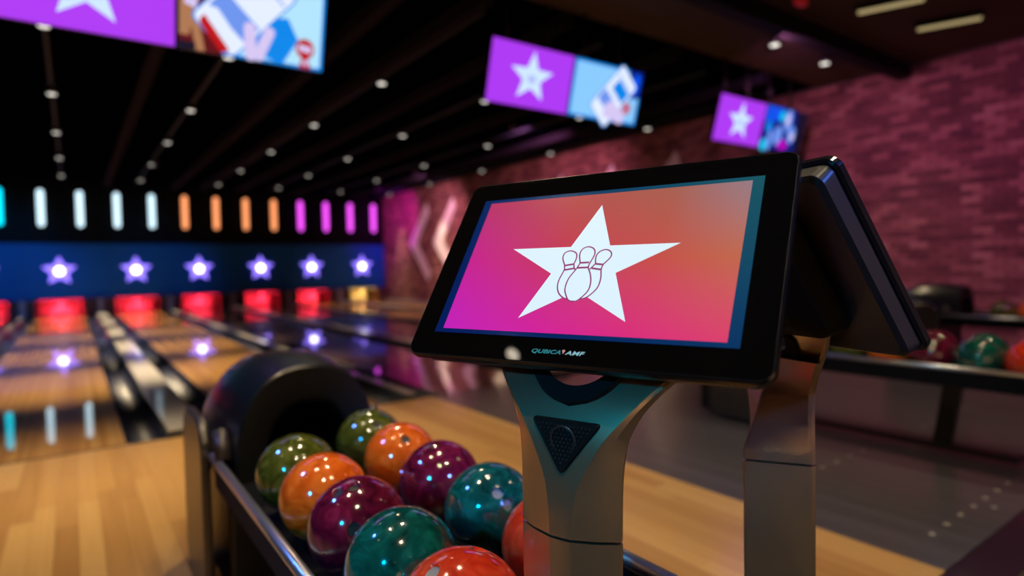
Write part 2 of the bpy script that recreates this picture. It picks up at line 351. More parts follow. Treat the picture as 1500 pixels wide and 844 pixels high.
# pin decks
PITM = mat('pit_wall', (.05, .012, .018), .6); CURT = mat('pit_curtain', (.55, .5, .5), .8)
xs = [(-4.97, LANES[0] - .533)] + [(LANES[i] + .533, LANES[i + 1] - .533) for i in range(7)] + [(LANES[7] + .533, WX - .03)]
for i, (x0, x1) in enumerate(xs):
    t = thing('pin_pit_divider', 'dark divider between pin decks, %s' % ('beyond the left edge' if i == 0 else 'against the brick wall' if i == 8 else 'left of the pins ' + LNAME[i]), 'divider', ((x0 + x1) / 2, 20.32, 0), 0, 'dividers between pin decks')
    hw = (x1 - x0) / 2; m = MB(); m.box(-hw, hw, 0, 1.5, -.1, .455); m.build('kickback', PITM, t)
    if 0 < i < 8:
        m = MB(); m.box(-.06, .06, -.03, 0, 0, .45); m.build('centre_post', mat('post_lilac', (.25, .22, .28), .5), t)
pin_prof = [(.0258, 0), (.03, .008), (.0362, .03), (.0455, .06), (.0545, .09), (.0605, .115), (.0589, .145), (.0525, .175), (.0425, .205), (.0318, .235), (.0247, .255), (.0227, .27), (.0232, .285), (.0265, .31), (.0305, .33), (.0323, .345), (.0315, .36), (.0265, .373), (.0165, .381), (.003, .384)]
m = MB(); m.lathe(pin_prof, 16, lambda z: 1 if .25 <= z < .262 or .28 <= z < .292 else 0); PINME = m.mesh('bowling_pin', [mat('pin_white', (.85, .83, .8), .25, coat=.5), mat('pin_red', (.6, .02, .03), .3)])
for i, cx in enumerate(LANES):
    cc = 'amber lit' if i == 7 else 'red lit'
    t = struct(MB().build('wall_pit', CURT, fix=False)); m = MB(); m.box(cx - .52, cx + .52, 21.75, 21.77, 0, .5); t.data = m.mesh('wall_pit', CURT)
    for q in range(4):
        for p in range(q + 1):
            o = put('bowling_pin', PINME); o.location = (cx + (p - q / 2) * .3048, 20.62 + q * .264, 0)
            tag(o, '%s bowling pin in the rack %s' % (cc, LNAME[i] if i != 1 else 'at the left edge of the picture'), 'bowling pin', 'pins of the lane ' + LNAME[i])
    l = bpy.data.lights.new('pin_deck_lamp', 'AREA'); l.shape = 'RECTANGLE'; l.size = .95; l.size_y = .08; l.energy = 30 if i < 7 else 14
    l.color = (1, .02, .05) if i < 7 else (1, .62, .12)
    o = bpy.data.objects.new('pin_deck_lamp', l); COL.objects.link(o); o.location = (cx, 20.5, .405); o.rotation_euler = (math.radians(68), 0, 0)
    t = thing('pin_deck_light', 'slim lamp housing above the pins ' + LNAME[i], 'lamp', (cx, 20.52, .41), 0, 'lamp housings above the pins')
    m = MB(); m.box(-.5, .5, .0, .05, 0, .05); m.build('housing', MATTE, t)

# ------------------------------------------------------------------ coloured wash lamps
spot('wash_blue', (-1.6, 15.5, 3.4), (-1.4, YM, 1.1), 500, (.02, .35, 1), 50, 1, .06)
spot('wash_blue', (1.6, 15.8, 3.4), (1.8, YM, 1.1), 170, (.02, .35, 1), 50, 1, .06)
spot('wash_magenta', (7.5, 17.2, 3.4), (WX, 19.3, 2.7), 420, (1, .0, .9), 75, 1, .06)
spot('wash_pink', (7.4, 14.5, 3.5), (WX, 16.8, 1.8), 420, (1, .38, .55), 100, 1, .06)
spot('wash_pink', (6.6, 9.0, 3.5), (WX, 10.5, 2.2), 330, (1, .3, .55), 110, 1, .06)
spot('wash_rose', (6.2, 3.6, 3.5), (WX, 4.6, 2.0), 270, (1, .3, .68), 110, 1, .06)
spot('wash_rose', (6.4, .3, 3.5), (WX, 1.2, 1.7), 210, (1, .24, .75), 110, 1, .06)
spot('wash_cyan', (-2.4, -.3, 2.3), (.5, .8, .85), 190, (.0, .5, 1), 34, .8, .1)
spot('wash_violet', (-1.5, 3.2, 3.4), (.5, 2.0, .6), 190, (.08, .25, 1), 36, .8, .12)
spot('wash_blue', (.9, -2.4, 2.6), (1.0, .42, 1.14), 420, (.1, .22, 1), 13, .8, .1)  # unseen lamp added to turn the rear monitor's side blue
WASH = [(-1.6, 15.5, 3.4), (1.6, 15.8, 3.4), (7.5, 17.2, 3.4), (7.4, 14.5, 3.5), (6.6, 9.0, 3.5), (6.2, 3.6, 3.5), (6.4, .3, 3.5), (-2.4, -.3, 2.3), (-1.5, 3.2, 3.4), (.9, -2.4, 2.6)]

# ------------------------------------------------------------------ hanging displays
PURP = glow('display_purple', srgb(172, 58, 240), 1.05); PSTAR = glow('display_star', srgb(200, 225, 255), 1.1)
def pic(name, layers, parent, dz=.0012):
    mats = []; m = MB()
    for li, (pts, mm) in enumerate(layers):
        if mm not in mats: mats.append(mm)
        m.add([(x, y, dz * (li + 1)) for x, y in pts], [list(range(len(pts)))], mats.index(mm))
    return m.build(name, mats, parent, fix=False)
def circ(cx, cy, r, n=24, ry=None): return [(cx + r * math.cos(2 * math.pi * k / n), cy + (ry or r) * math.sin(2 * math.pi * k / n)) for k in range(n)]
def rot(pts, a, cx, cy): return [(cx + x * math.cos(a) - y * math.sin(a), cy + x * math.sin(a) + y * math.cos(a)) for x, y in pts]
def rect(x0, x1, y0, y1): return [(x0, y0), (x1, y0), (x1, y1), (x0, y1)]
DB = glow('display_border_blue', srgb(0, 135, 235), 1); DSKY = glow('display_sky', srgb(140, 205, 255), 1.0); DWHT = glow('display_white', srgb(225, 235, 255), 1.05)
DRED = glow('display_red', srgb(190, 15, 25), 1); DMAR = glow('display_maroon', srgb(95, 10, 25), 1); DTAN = glow('display_tan', srgb(175, 120, 85), 1); DLIL = glow('display_lilac', srgb(215, 200, 245), 1)
DNAV = glow('display_navy', srgb(0, 30, 130), 1); DBLU = glow('display_blue', srgb(0, 80, 235), 1); DCYA = glow('display_cyan', srgb(0, 190, 235), 1); DKEY = glow('display_keys', srgb(110, 150, 240), 1); DMAG = glow('display_magenta', srgb(180, 0, 190), 1); DDRK = glow('display_dark', srgb(8, 14, 40), 1)
def phone(layers, cx, cy, a, s):
    R = lambda p: rot([(x * s, y * s) for x, y in p], a, cx, cy)
    layers += [(R(rrect(.15, .27, .04)), DB), (R(rrect(.14, .26, .035)), DWHT), (R(rect(-.125, .125, -.15, -.03)), DKEY), (R(rect(-.125, .125, -.02, .16)), DWHT), (R(rect(-.125, .125, .165, .175)), DKEY)]
def display(label, xc, kind, w_=1.0, h_=.573):
    t = thing('hanging_display', label, 'display', (xc, 4.75, 2.65), 0, 'displays hanging over the lanes')
    th = math.radians(15.8)
    pan = MB(); pan.box(-w_ / 2, w_ / 2, 0, h_, -.05, 0); p = pan.build('panel', BLACK, t, bevel=.006)
    p.matrix_local = Matrix(((1, 0, 0, 0), (0, -math.sin(th), -math.cos(th), 0), (0, math.cos(th), -math.sin(th), 0), (0, 0, 0, 1)))
    W, H = w_ / 2 - .008, h_ - .008; L = []
    if kind == 'star':
        L = [(rect(-W, W, .008, H), PURP), ([(x * 1.1, y + .285) for x, y in star_pts(.24, .42)], PSTAR)]
        px = .02
        for dx in (-.03, 0, .03): L.append((circ(dx, .27, .011, 12, .04), glow('display_pin_lilac', srgb(160, 160, 235), 1)))
    elif kind == 'phone':
        SKL = glow('display_sky_pale', srgb(180, 230, 255), 1.0); L = [(rect(-W, W, .008, H), DB), ([(x, y + (H + .008) / 2) for x, y in rrect(W - .02, (H - .008) / 2 - .018, .02)], SKL)]
        L += [(rect(-W, -W + .27, .008, H), DMAR), ([(-W, .1), (-W + .06, .1), (-W + .1, .3), (-W, .4)], DTAN), ([(-W + .1, .01), (-W + .16, .01), (-W + .12, .2), (-W + .05, .3)], DTAN), (rect(-W, -W + .1, .008, .06), DDRK), ([(-W + .03, .3), (-W + .1, .28), (-W + .15, .5), (-W + .1, H), (-W + .02, H)], DLIL)]
        L += [([(.0, .06), (.19, .01), (.3, .2), (.22, .34), (.0, .3)], DB)]
        phone(L, -.07, .36, math.radians(-42), 1.25)
        L += [(rot(rrect(.045, .13, .04), math.radians(38), -.27, .14), DRED), (rot(rrect(.05, .16, .045), math.radians(38), -.215, .175), DWHT), (rot(rrect(.04, .13, .038), math.radians(4), -.04, .13), DLIL), (rot(rrect(.038, .13, .036), math.radians(-22), .055, .13), DLIL)]
        L += [(circ(.35, .15, .07), DRED), (rot(rrect(.052, .022, .02), -.1, .35, .15), DLIL), ([(.31, .01), (.4, .01), (.37, .1), (.33, .1)], DRED), (circ(.355, .05, .02), DLIL)]
    elif kind == 'phone2':
        L = [(rect(-W, W, .008, H), DB), ([(x, y + (H + .008) / 2) for x, y in rrect(W - .025, (H - .008) / 2 - .022, .02)], DSKY)]
        L += [([(.28, H), (W, H), (W, .3), (.36, .27), (.3, .4)], DNAV), ([(.3, .4), (.4, .55), (.47, .5), (.45, .35), (.36, .3)], DBLU)]
        phone(L, .1, .27, math.radians(-40), 1.15)
        L += [(rot(rect(-.1, .12, -.06, .08), math.radians(-40), .17, .33), DB), (rot(rrect(.1, .05, .04), .9, .06, .13), DLIL), (rot(rrect(.16, .075, .06), -.3, .14, .1), DLIL), (circ(.31, .17, .062), DRED), (circ(.31, .17, .04), DLIL), (circ(.31, .17, .03), DRED)]
    else:
        L = [(rect(-W, W, .008, H), DNAV), ([(-W, .35), (-.1, .4), (-.05, H), (-W, H)], DBLU), (circ(-.1, .46, .07), DCYA), (circ(-.36, .3, .07), DB), (circ(.06, .42, .09, 20, .15), DKEY), (circ(.05, .43, .045, 20, .08), DLIL), (circ(-.3, .12, .06, 20, .14), DKEY), (circ(-.12, .2, .1, 20, .13), DKEY), (circ(.2, .24, .09, 20, .12), DKEY), (circ(.22, .22, .05), DLIL), (circ(.03, .09, .12, 20, .07), DMAG), (circ(-.42, .05, .08), DCYA), ([(.32, .008), (W, .008), (W, H), (.2, H), (.28, .3)], DDRK)]
    q = pic('screen_picture', L, p)
    for x in (-.25, .25):
        m = MB(); m.cyl((x, -.03, .48), (x, -.03, CEIL - 2.66), .016, 10); m.build('hanger_pole', BLACK, t)
display('purple display with a white star, nearest and cut by the frame', .13, 'star')
display('pale blue display with a phone and red badge, nearest and largest', 1.14, 'phone')
display('purple display with a white star, middle pair', 3.655, 'star')
display('pale blue display with a phone, middle pair', 4.66, 'phone2')
display('purple display with a white star, smallest, before the brick wall', 7.06, 'star')
display('dark blue display with blurred people lights, before the brick wall', 8.07, 'crowd')

# ------------------------------------------------------------------ bowling balls
def ball_mat(name, c0, c1, c2):
    m = mat(name, c1, .12, coat=1, coat_rough=.02); b = m.node_tree.nodes['Principled BSDF']
    tc = nd(m, 'ShaderNodeTexCoord'); n1 = nd(m, 'ShaderNodeTexNoise'); n1.inputs['Scale'].default_value = 14; n1.inputs['Detail'].default_value = 5; n1.inputs['Distortion'].default_value = 2.2
    ln(m, tc.outputs['Object'], n1.inputs['Vector']); ln(m, ramp(m, n1.outputs[0], [(.3, c0), (.52, c1), (.72, c2)]), b.inputs['Base Color']); return m
BMAT = {'olive': ball_mat('ball_olive', (.03, .04, .004), (.085, .1, .012), (.15, .16, .03)), 'orange': ball_mat('ball_orange', (.66, .085, .006), (.85, .14, .01), (.95, .22, .03)),
        'purple': ball_mat('ball_purple', (.06, .003, .014), (.15, .006, .03), (.26, .015, .058)), 'teal': ball_mat('ball_teal', (.001, .045, .035), (.003, .1, .075), (.01, .2, .15)), 'red': ball_mat('ball_red', (.72, .03, .01), (.88, .055, .016), (.95, .1, .04))}
RB = .108
def drilled(mname):
    me = bpy.data.meshes.new('ball'); bm = bmesh.new(); bmesh.ops.create_uvsphere(bm, u_segments=64, v_segments=32, radius=RB); bm.to_mesh(me); bm.free()
    o = bpy.data.objects.new('ball_tmp', me); COL.objects.link(o); kill = [o]
    for d, rr in HOLES:
        m = MB(); m.cyl(d * (RB - .03), d * (RB + .02), rr, 24); c = m.build('cut_tmp', [], None); kill.append(c)
        q = o.modifiers.new('b', 'BOOLEAN'); q.object = c; q.operation = 'DIFFERENCE'; q.solver = 'EXACT'
    dg = bpy.context.evaluated_depsgraph_get(); res = bpy.data.meshes.new_from_object(o.evaluated_get(dg))
    for k in kill: bpy.data.objects.remove(k)
    res.polygons.foreach_set('use_smooth', [True] * len(res.polygons))
    return res
def dirv(th, ph): return Vector((math.sin(th) * math.cos(ph), math.sin(th) * math.sin(ph), math.cos(th)))
HOLES = [(dirv(math.radians(22), math.radians(65)), .0125), (dirv(math.radians(22), math.radians(115)), .0125), (dirv(math.radians(30), math.radians(-90)), .0145)]
DR = drilled('x')
LINER = {'dark': mat('hole_liner_dark', (.01, .008, .01), .5), 'grey': mat('hole_liner_grey', (.35, .33, .3), .5)}
LME = {}
for kk in LINER:
    LME[kk] = []
    for d, rr in HOLES:
        m = MB(); m.cyl(d * (RB - .0295), d * (RB - .006), rr - .0006, 20, rr - .0004); LME[kk].append(m.mesh('finger_hole', LINER[kk]))
DRM = {}
for c in BMAT:
    DRM[c] = DR.copy(); DRM[c].materials.clear(); DRM[c].materials.append(BMAT[c])
def ball(c, loc, label, group, face=(-.4, -.6, .7), spin=0, liner='dark'):
    t = thing('bowling_ball', label, 'bowling ball', loc, 0, group)
    qt = Vector(face).normalized().to_track_quat('Z', 'Y') @ Matrix.Rotation(spin, 3, 'Z').to_quaternion()
    t.rotation_mode = 'QUATERNION'; t.rotation_quaternion = qt
    put('ball_shell', DRM[c], t)
    for me in LME[liner]: put('finger_hole', me, t)
    return t
SEQ = ['olive', 'orange', 'purple', 'teal', 'red']; FULL = {'olive': 'olive green', 'orange': 'orange', 'purple': 'dark purple', 'teal': 'dark teal', 'red': 'bright red'}
BZ = .546
FACE_L = [(.8, .5, -.2), (.6, .7, .1), (-.38, -.52, .72), (.5, .8, .1), (-.02, .1, 1)]
SPIN_L = [0, 1, .35, 2, 1.6]
FACE_R = [(-.3, -.3, .85), (-.3, -.2, .9), (-.5, .3, .75), (.1, -.75, .65), (.4, .4, .6)]
SPIN_R = [1.2, 1.2, .4, 1.9, 0]
for i, c in enumerate(SEQ):
    ball(c, (.487, (1.718, 1.49, 1.27, 1.05, .832)[i], BZ), '%s bowling ball in the left row of the near rack' % FULL[c], 'balls on the near rack', FACE_L[i], SPIN_L[i], 'grey' if c == 'red' else 'dark')
    ball(c, (.775, (1.893, 1.66, 1.42, 1.18, .945)[i], BZ - .006), '%s bowling ball in the right row of the near rack' % FULL[c], 'balls on the near rack', FACE_R[i], SPIN_R[i], 'grey' if c == 'teal' else 'dark')
    for k, (xo, yo, nm) in enumerate(((3.85, .1, 'middle rack'), (7.22, .24, 'far rack by the brick wall'))):
        zz = BZ + .03
        ball(c, (xo, (1.718, 1.49, 1.27, 1.05, .832)[i] + yo, zz), '%s bowling ball in the near row of the %s' % (FULL[c], nm), 'balls on the ' + nm, (.6, .6, .2), i)
        ball(c, (xo + .288, (1.80, 1.57, 1.34, 1.10, .87)[i] + yo, zz), '%s bowling ball in the rear row of the %s' % (FULL[c], nm), 'balls on the ' + nm, (.6, .6, .2), i + 2)

# ------------------------------------------------------------------ ball returns
def ball_return(label, loc):
    t = thing('ball_return', label, 'ball return', loc, 0, 'ball returns')
    # local origin: rack axis, floor
    m = MB(); m.box(-.235, .235, 2.2, 2.74, 0, .5); m.build('cabinet', BLACK, t, bevel=.015)
    for s in (-1, 1):
        m = MB(); pts = []; yA, yB, zt, rr = 2.2, 2.6, (.62 if s < 0 else .47), .12
        pts = [(s * .285, yA, 0), (s * .285, yB, 0)] + [(s * .285, yB - rr + rr * math.cos(a), zt - rr + rr * math.sin(a)) for a in [math.pi / 2 * q / 8 for q in range(9)]] + [(s * .285, yA + rr - rr * math.sin(a), zt - rr + rr * math.cos(a)) for a in [math.pi / 2 * q / 8 for q in range(9)]]
        m.prism(pts, (s * .03, 0, 0)); m.build('side_panel', mat('panel_grey', (.11, .1, .095), .32, metal=.8), t, bevel=.01)
        m = MB(); m.cyl((s * .262, 2.17, .585), (s * .262, 2.10, .50), .026, 14); m.build('rail_bracket', mat('bracket_dark', (.06, .05, .05), .4, metal=.5), t)
        m = MB(); rings = []
        for y in (.735, 2.2): rings.append([(s * .279 + .014 * math.cos(a), y, .5 + .014 * math.sin(a)) for a in [2 * math.pi * q / 12 for q in range(12)]])
        m.loft(rings); m.build('rail', mat('rail_steel', (.55, .56, .6), .3, metal=.9), t)
        m = MB(); m.box(s * .266 - .008, s * .266 + .008, .735, 2.2, .40, .492); m.build('tray_side', MATTE, t)
    m = MB(); m.box(-.27, .27, .735, 2.22, .405, .432); m.build('tray', BLACK, t, bevel=.005)
    m = MB(); m.box(-.27, .27, .717, .734, .40, .50); m.build('end_plate', BLACK, t, bevel=.005)
    m = MB(); m.box(-.02, .02, .74, 2.2, .432, .47); m.build('centre_ridge', BLACK, t, bevel=.01)
    m = MB(); m.loft([[(x * .03, 1.2 + y * .045 + (0 if z else .06), z * .4 + .015) for x, y in ((-1, -1), (1, -1), (1, 1), (-1, 1))] for z in (0, 1)], smooth=False); m.build('pedestal', BLACK, t, bevel=.01)
    m = MB(); m.box(-.06, .06, .9, 2.2, 0, .03); m.build('foot_plate', BLACK, t, bevel=.006)
    # hood: thick arch, open to the front
    def arch(hw, zt, zb, y, n=24, e=2.5):
        out = []
        for q in range(n + 1):
            a = math.pi * q / n; c, s_ = math.cos(a), math.sin(a)
            out.append((math.copysign(abs(c) ** (2 / e), c) * hw, y, zb + (zt - zb) * abs(s_) ** (2 / e)))
        return out
    prof = [(2.06, .232, .783), (2.066, .238, .792), (2.2, .252, .812), (2.35, .262, .815), (2.5, .264, .795), (2.62, .258, .74), (2.7, .245, .67), (2.76, .215, .57)]
    inner = [(2.064, .16, .685), (2.072, .148, .67), (2.1, .138, .655), (2.2, .133, .645), (2.5, .125, .62)]
    rings = [arch(hw, zt, .42, y) for y, hw, zt in prof]
    m = MB(); m.loft(rings, cap0=False, cap1=True, closed=True); ho = m.build('hood', HOODM, t)
    rings = [arch(hw, zt, .42, y) for y, hw, zt in [prof[0]] + inner]
    m = MB(); m.loft(rings, cap0=False, cap1=True, closed=False); fo = m.build('fascia', mat('fascia_black', (.007, .008, .01), .6, spec=.3), t)
    for o_ in (ho, fo):
        q = o_.modifiers.new('es', 'EDGE_SPLIT'); q.split_angle = math.radians(35)
    return t
r1 = ball_return('near ball return with black hood and steel rails full of balls', (.632, 0, 0))
r2 = copy_tree(r1); r2.location = (3.995, .1, .03); r2['label'] = 'middle ball return partly hidden behind the touch screen consoles'
r3 = copy_tree(r1); r3.location = (7.365, .24, .03); r3['label'] = 'farthest ball return with black hood before the brick wall'

# ------------------------------------------------------------------ touch screen consoles
TILT = math.radians(34.06)
con = thing('touch_console', 'near touch screen console showing a white star on a pink screen', 'console', (.5353, .6402, -.012), math.atan2(-.9377, .3476), 'touch screen consoles')
Z0 = .012
ROWS = [(0, .0165, 0, .08, .029), (.728, .0165, 0, .08, .029)]
ROWS2 = [(.732, .0166, 0, .0795, .029), (.77, .019, .002, .0797, .03), (.805, .0255, .006, .0802, .031), (.835, .039, .011, .082, .033), (.868, .0575, .017, .0865, .0365), (.892, .077, .025, .097, .041), (.915, .097, .0355, .111, .05), (.938, .118, .05, .132, .062), (.958, .138, .065, .152, .076), (.985, .165, .09, .176, .098)]
def uhalf(z, zc=.999, R=.088):
    q = R * R - (z - zc) ** 2
    return math.sqrt(q) if q > 0 else 0
def interp(rows, z):
    for a, b_ in zip(rows, rows[1:]):
        if a[0] <= z <= b_[0]:
            k = (z - a[0]) / (b_[0] - a[0]); return tuple(x + (y - x) * k for x, y in zip(a, b_))
    return rows[-1]
def smooth_rows(rows, n):
    out = []
    for i in range(n + 1):
        z = rows[0][0] + (rows[-1][0] - rows[0][0]) * i / n; out.append((z,) + interp(rows, z)[1:])
    for _ in range(3):
        out = [out[0]] + [tuple([out[i][0]] + [(out[i - 1][j] + 2 * out[i][j] + out[i + 1][j]) / 4 for j in range(1, 5)]) for i in range(1, len(out) - 1)] + [out[-1]]
    return out
def shell(rows, name, cut=False):
    m = MB(); R = []
    for z, cw, cb, ow, ob in rows:
        u = min(max(uhalf(z), .0), cw - .006) if cut else 0
        ins = []
        mid = (cw + ow) / 2; mb = (cb + ob) / 2 - .003
        half = [(ow - .001, ob + .006), (ow, ob), (mid, mb), (cw + .002, cb + .0012), (cw, cb + .0002), (cw * .5 + u * .5, cb), (max(u, .0004), cb)]
        R.append([(x, y, z + Z0) for x, y in half] + [(-x, y, z + Z0) for x, y in reversed(half)])
    n = len(R[0]); o = len(m.v)
    for rg in R: m.v += rg
    for i in range(len(R) - 1):
        zm = rows[i][0]
        for j in range(n - 1):
            if cut and j == n // 2 - 1 and uhalf(rows[i + 1][0]) > 0.001: continue
            m.f.append([o + i * n + j, o + i * n + j + 1, o + (i + 1) * n + j + 1, o + (i + 1) * n + j]); m.mi.append(0); m.sm.append(True)
    me = m.mesh(name, PAINT)
    ob_ = put(name, me, con, solid=.006, soff=1)
    q = ob_.modifiers.new('es', 'EDGE_SPLIT'); q.split_angle = math.radians(20)
    return ob_
low = [(z, .0165, 0, .0795, .029) for z in (0, .36, .728)]
FR = smooth_rows(ROWS2, 40)
shell(low, 'post'); shell(FR, 'fork', True)
# back of the post: two facets meeting in a rear edge
def back(rows, name, ztop):
    m = MB(); rings = []
    for z, cw, cb, ow, ob in rows:
        if z > ztop: break
        k = max(0, min(1, (z - .75) / .2)); ap_ = .08 * (1 - k) ** 1.3 + .014
        rings.append([(-ow + .0005, ob + .006, z + Z0), (ow - .0005, ob + .006, z + Z0), (ow - .004, ob + .012, z + Z0), (.003, ob + ap_, z + Z0), (-.003, ob + ap_, z + Z0), (-ow + .004, ob + .012, z + Z0)])
    m.loft(rings, smooth=True); o = m.build(name, PAINT, con)
    q = o.modifiers.new('es', 'EDGE_SPLIT'); q.split_angle = math.radians(25); return o
back(low, 'back_cover', 2); back(FR, 'upper_back_cover', .93)
m = MB(); m.box(-.1, .1, -.02, .12, 0, .012); m.build('floor_plate', PAINT, con, bevel=.004)
# black crescent bracket in the fork opening
m = MB(); outer, inn = [], []
for q in range(25):
    a = math.radians(200 + 140 * q / 24)
    zo = .999 + .0885 * math.sin(a); xo = .0885 * math.cos(a); zi = 1.019 + .088 * math.sin(a); xi = .08 * math.cos(a)
    outer.append((xo, interp(FR, zo)[2] + .002, zo + Z0)); inn.append((xi, interp(FR, zi)[2] + .006, zi + Z0))
vsx = outer + inn; m.add(vsx, [(q, q + 1, 25 + q + 1, 25 + q) for q in range(24)]); m.build('mount_bracket', MATTE, con, solid=.02, soff=0)
# triangular speaker grille
GR = mat('grille_black', (.004, .005, .006), .6, spec=.12)
tri = [(-.0565, .892), (.0565, .892), (0, .817)]
def rtri(sc, r=.01):
    cx = 0; cz = .867; P = [((x - cx) * sc, (z - cz) * sc + cz) for x, z in tri]; out = []
    for i in range(3):
        a = Vector(P[i - 1]); b_ = Vector(P[i]); c = Vector(P[(i + 1) % 3]); d1 = (a - b_).normalized(); d2 = (c - b_).normalized()
        for k in range(6):
            t_ = k / 5; p = b_ + d1 * r * (1 - t_) ** 2 + d2 * r * t_ ** 2; out.append((p.x, p.y))
    return out
fy = lambda z: interp(FR, z)[2]
m = MB(); m.loft([[(x, fy(z) + dy, z + Z0) for x, z in rtri(sc)] for sc, dy in ((1.0, .004), (1.0, -.003), (.95, -.005))], smooth=False); sg = m.build('speaker_grille', GR, con)
m = MB()
for kx in range(-9, 10):
    for kz in range(0, 13):
        x = kx * .0062 + (kz % 2) * .0031; z = .824 + kz * .0055
        if z < .886 and abs(x) < (z - .817) * .72 - .007: m.cyl((x, fy(z) - .0045, z + Z0), (x, fy(z) - .0062, z + Z0), .0016, 6)
m.build('grille_mesh', mat('grille_grey', (.02, .022, .025), .35), sg, fix=False)
m = MB()
for q in range(20):
    a0, a1 = 2 * math.pi * q / 20, 2 * math.pi * (q + 1) / 20
    m.add([(rr * math.cos(a), fy(.866) - yy, .866 + rr * math.sin(a) + Z0) for a in (a0, a1) for rr, yy in ((.017, .0046), (.019, .0072), (.021, .0046))], [(0, 1, 4, 3), (1, 2, 5, 4)], 0, True)
m.build('grille_ring', mat('grille_grey', (.02, .022, .025), .35), sg)
# monitor
MC = Vector((0, .096, 1.1173 + Z0))
mon = MB(); HW, HH = .281, .1755
def rr3(hw, hh, r, z): return [(x, y, z) for x, y in rrect(hw, hh, r, 8)]
mon.loft([rr3(HW - .004, HH - .004, .016, -.016), rr3(HW, HH, .02, -.012), rr3(HW, HH, .02, -.003), rr3(HW - .0025, HH - .0025, .018, 0)], smooth=False)
mo = mon.build('monitor', BEZEL, con)
mo.matrix_local = Matrix(((1, 0, 0, MC.x), (0, math.sin(TILT), -math.cos(TILT), MC.y), (0, math.cos(TILT), math.sin(TILT), MC.z), (0, 0, 0, 1)))
m = MB(); m.loft([rr3(HW - .007, HH - .007, .016, -.016), rr3(HW - .009, HH - .009, .02, -.04), rr3(HW - .016, HH - .016, .02, -.046)], smooth=False); m.build('back_shell', mat('shell_plastic', (.006, .007, .009), .4), mo, bevel=.004)
m = MB(); m.loft([rr3(.2, .12, .03, -.046), rr3(.19, .11, .03, -.085), rr3(.15, .07, .03, -.11)], smooth=False); m.build('rear_housing', MATTE, mo, bevel=.004)
for x in (-.02, .0, .02):
    m = MB(); m.box(x - .006, x + .006, HH - .022, HH - .019, -.034, -.02)
    m = MB(); m.box(HW - .08 + x, HW - .072 + x, HH - .016, HH - .010, -.028, -.02); m.build('vent_slot', STEEL, mo)
m = MB(); m.add([(x, y, .0004) for x, y in rrect(HW - .004, HH - .004, .015, 8)], [list(range(36))]); m.build('front_glass', GLOSSBLK, mo, fix=False)
# LCD
def screen_mat(name, corners, strength):
    m_ = mat(name, (0, 0, 0), .12); b_ = m_.node_tree.nodes['Principled BSDF']; tc = nd(m_, 'ShaderNodeTexCoord'); sp_ = nd(m_, 'ShaderNodeSeparateXYZ'); ln(m_, tc.outputs['Object'], sp_.inputs[0])
    ux = math_n(m_, 'ADD', math_n(m_, 'DIVIDE', sp_.outputs[0], .45), .5); uy = math_n(m_, 'ADD', math_n(m_, 'DIVIDE', sp_.outputs[1], .254), .5)
    def mix(f, a, c):
        n = nd(m_, 'ShaderNodeMix', data_type='RGBA'); ln(m_, f, n.inputs[0])
        for s_, v in ((6, a), (7, c)):
            if isinstance(v, tuple): n.inputs[s_].default_value = (*v, 1)
            else: ln(m_, v, n.inputs[s_])
        return n.outputs[2]
    rowsx = [ramp(m_, ux, r_) for r_ in corners]
    top = ramp(m_, uy, [(0, (0, 0, 0)), (.5, (0, 0, 0)), (1, (1, 1, 1))]); bot = ramp(m_, uy, [(0, (1, 1, 1)), (.5, (0, 0, 0)), (1, (0, 0, 0))])
    ln(m_, mix(bot, mix(top, rowsx[1], rowsx[0]), rowsx[2]), b_.inputs['Emission Color']); b_.inputs['Emission Strength'].default_value = strength; return m_
SCR = screen_mat('screen_sunset', [[(0, srgb(190, 58, 105)), (.4, srgb(186, 84, 80)), (.75, srgb(172, 100, 84)), (1, srgb(152, 128, 138))],
                                   [(0, srgb(205, 38, 150)), (.4, srgb(205, 62, 88)), (.75, srgb(204, 84, 76)), (1, srgb(198, 108, 80))],
                                   [(0, srgb(198, 36, 192)), (.35, srgb(214, 34, 165)), (.7, srgb(224, 46, 130)), (1, srgb(226, 66, 112))]], .94)
BRD = screen_mat('screen_border', [[(0, srgb(10, 40, 96)), (.5, srgb(15, 62, 98)), (1, srgb(24, 84, 98))], [(0, srgb(6, 32, 92)), (.5, srgb(10, 50, 100)), (1, srgb(20, 72, 98))], [(0, srgb(5, 28, 88)), (.5, srgb(6, 36, 92)), (1, srgb(10, 52, 98))]], 1.0)
SST = glow('screen_star', srgb(218, 240, 252), 1.0); SLN = glow('screen_line', srgb(140, 45, 110), 1.0)
pic('display_border', [(rect(-.238, .238, -.1335, .1335), BRD)], mo, .0009)
pic('display_picture', [(rect(-.2225, .2225, -.1265, .1262), SCR)], mo, .0014)
lay = [([(x, y - .0114) for x, y in star_pts(.1142, .382, 1.283)], SST)]
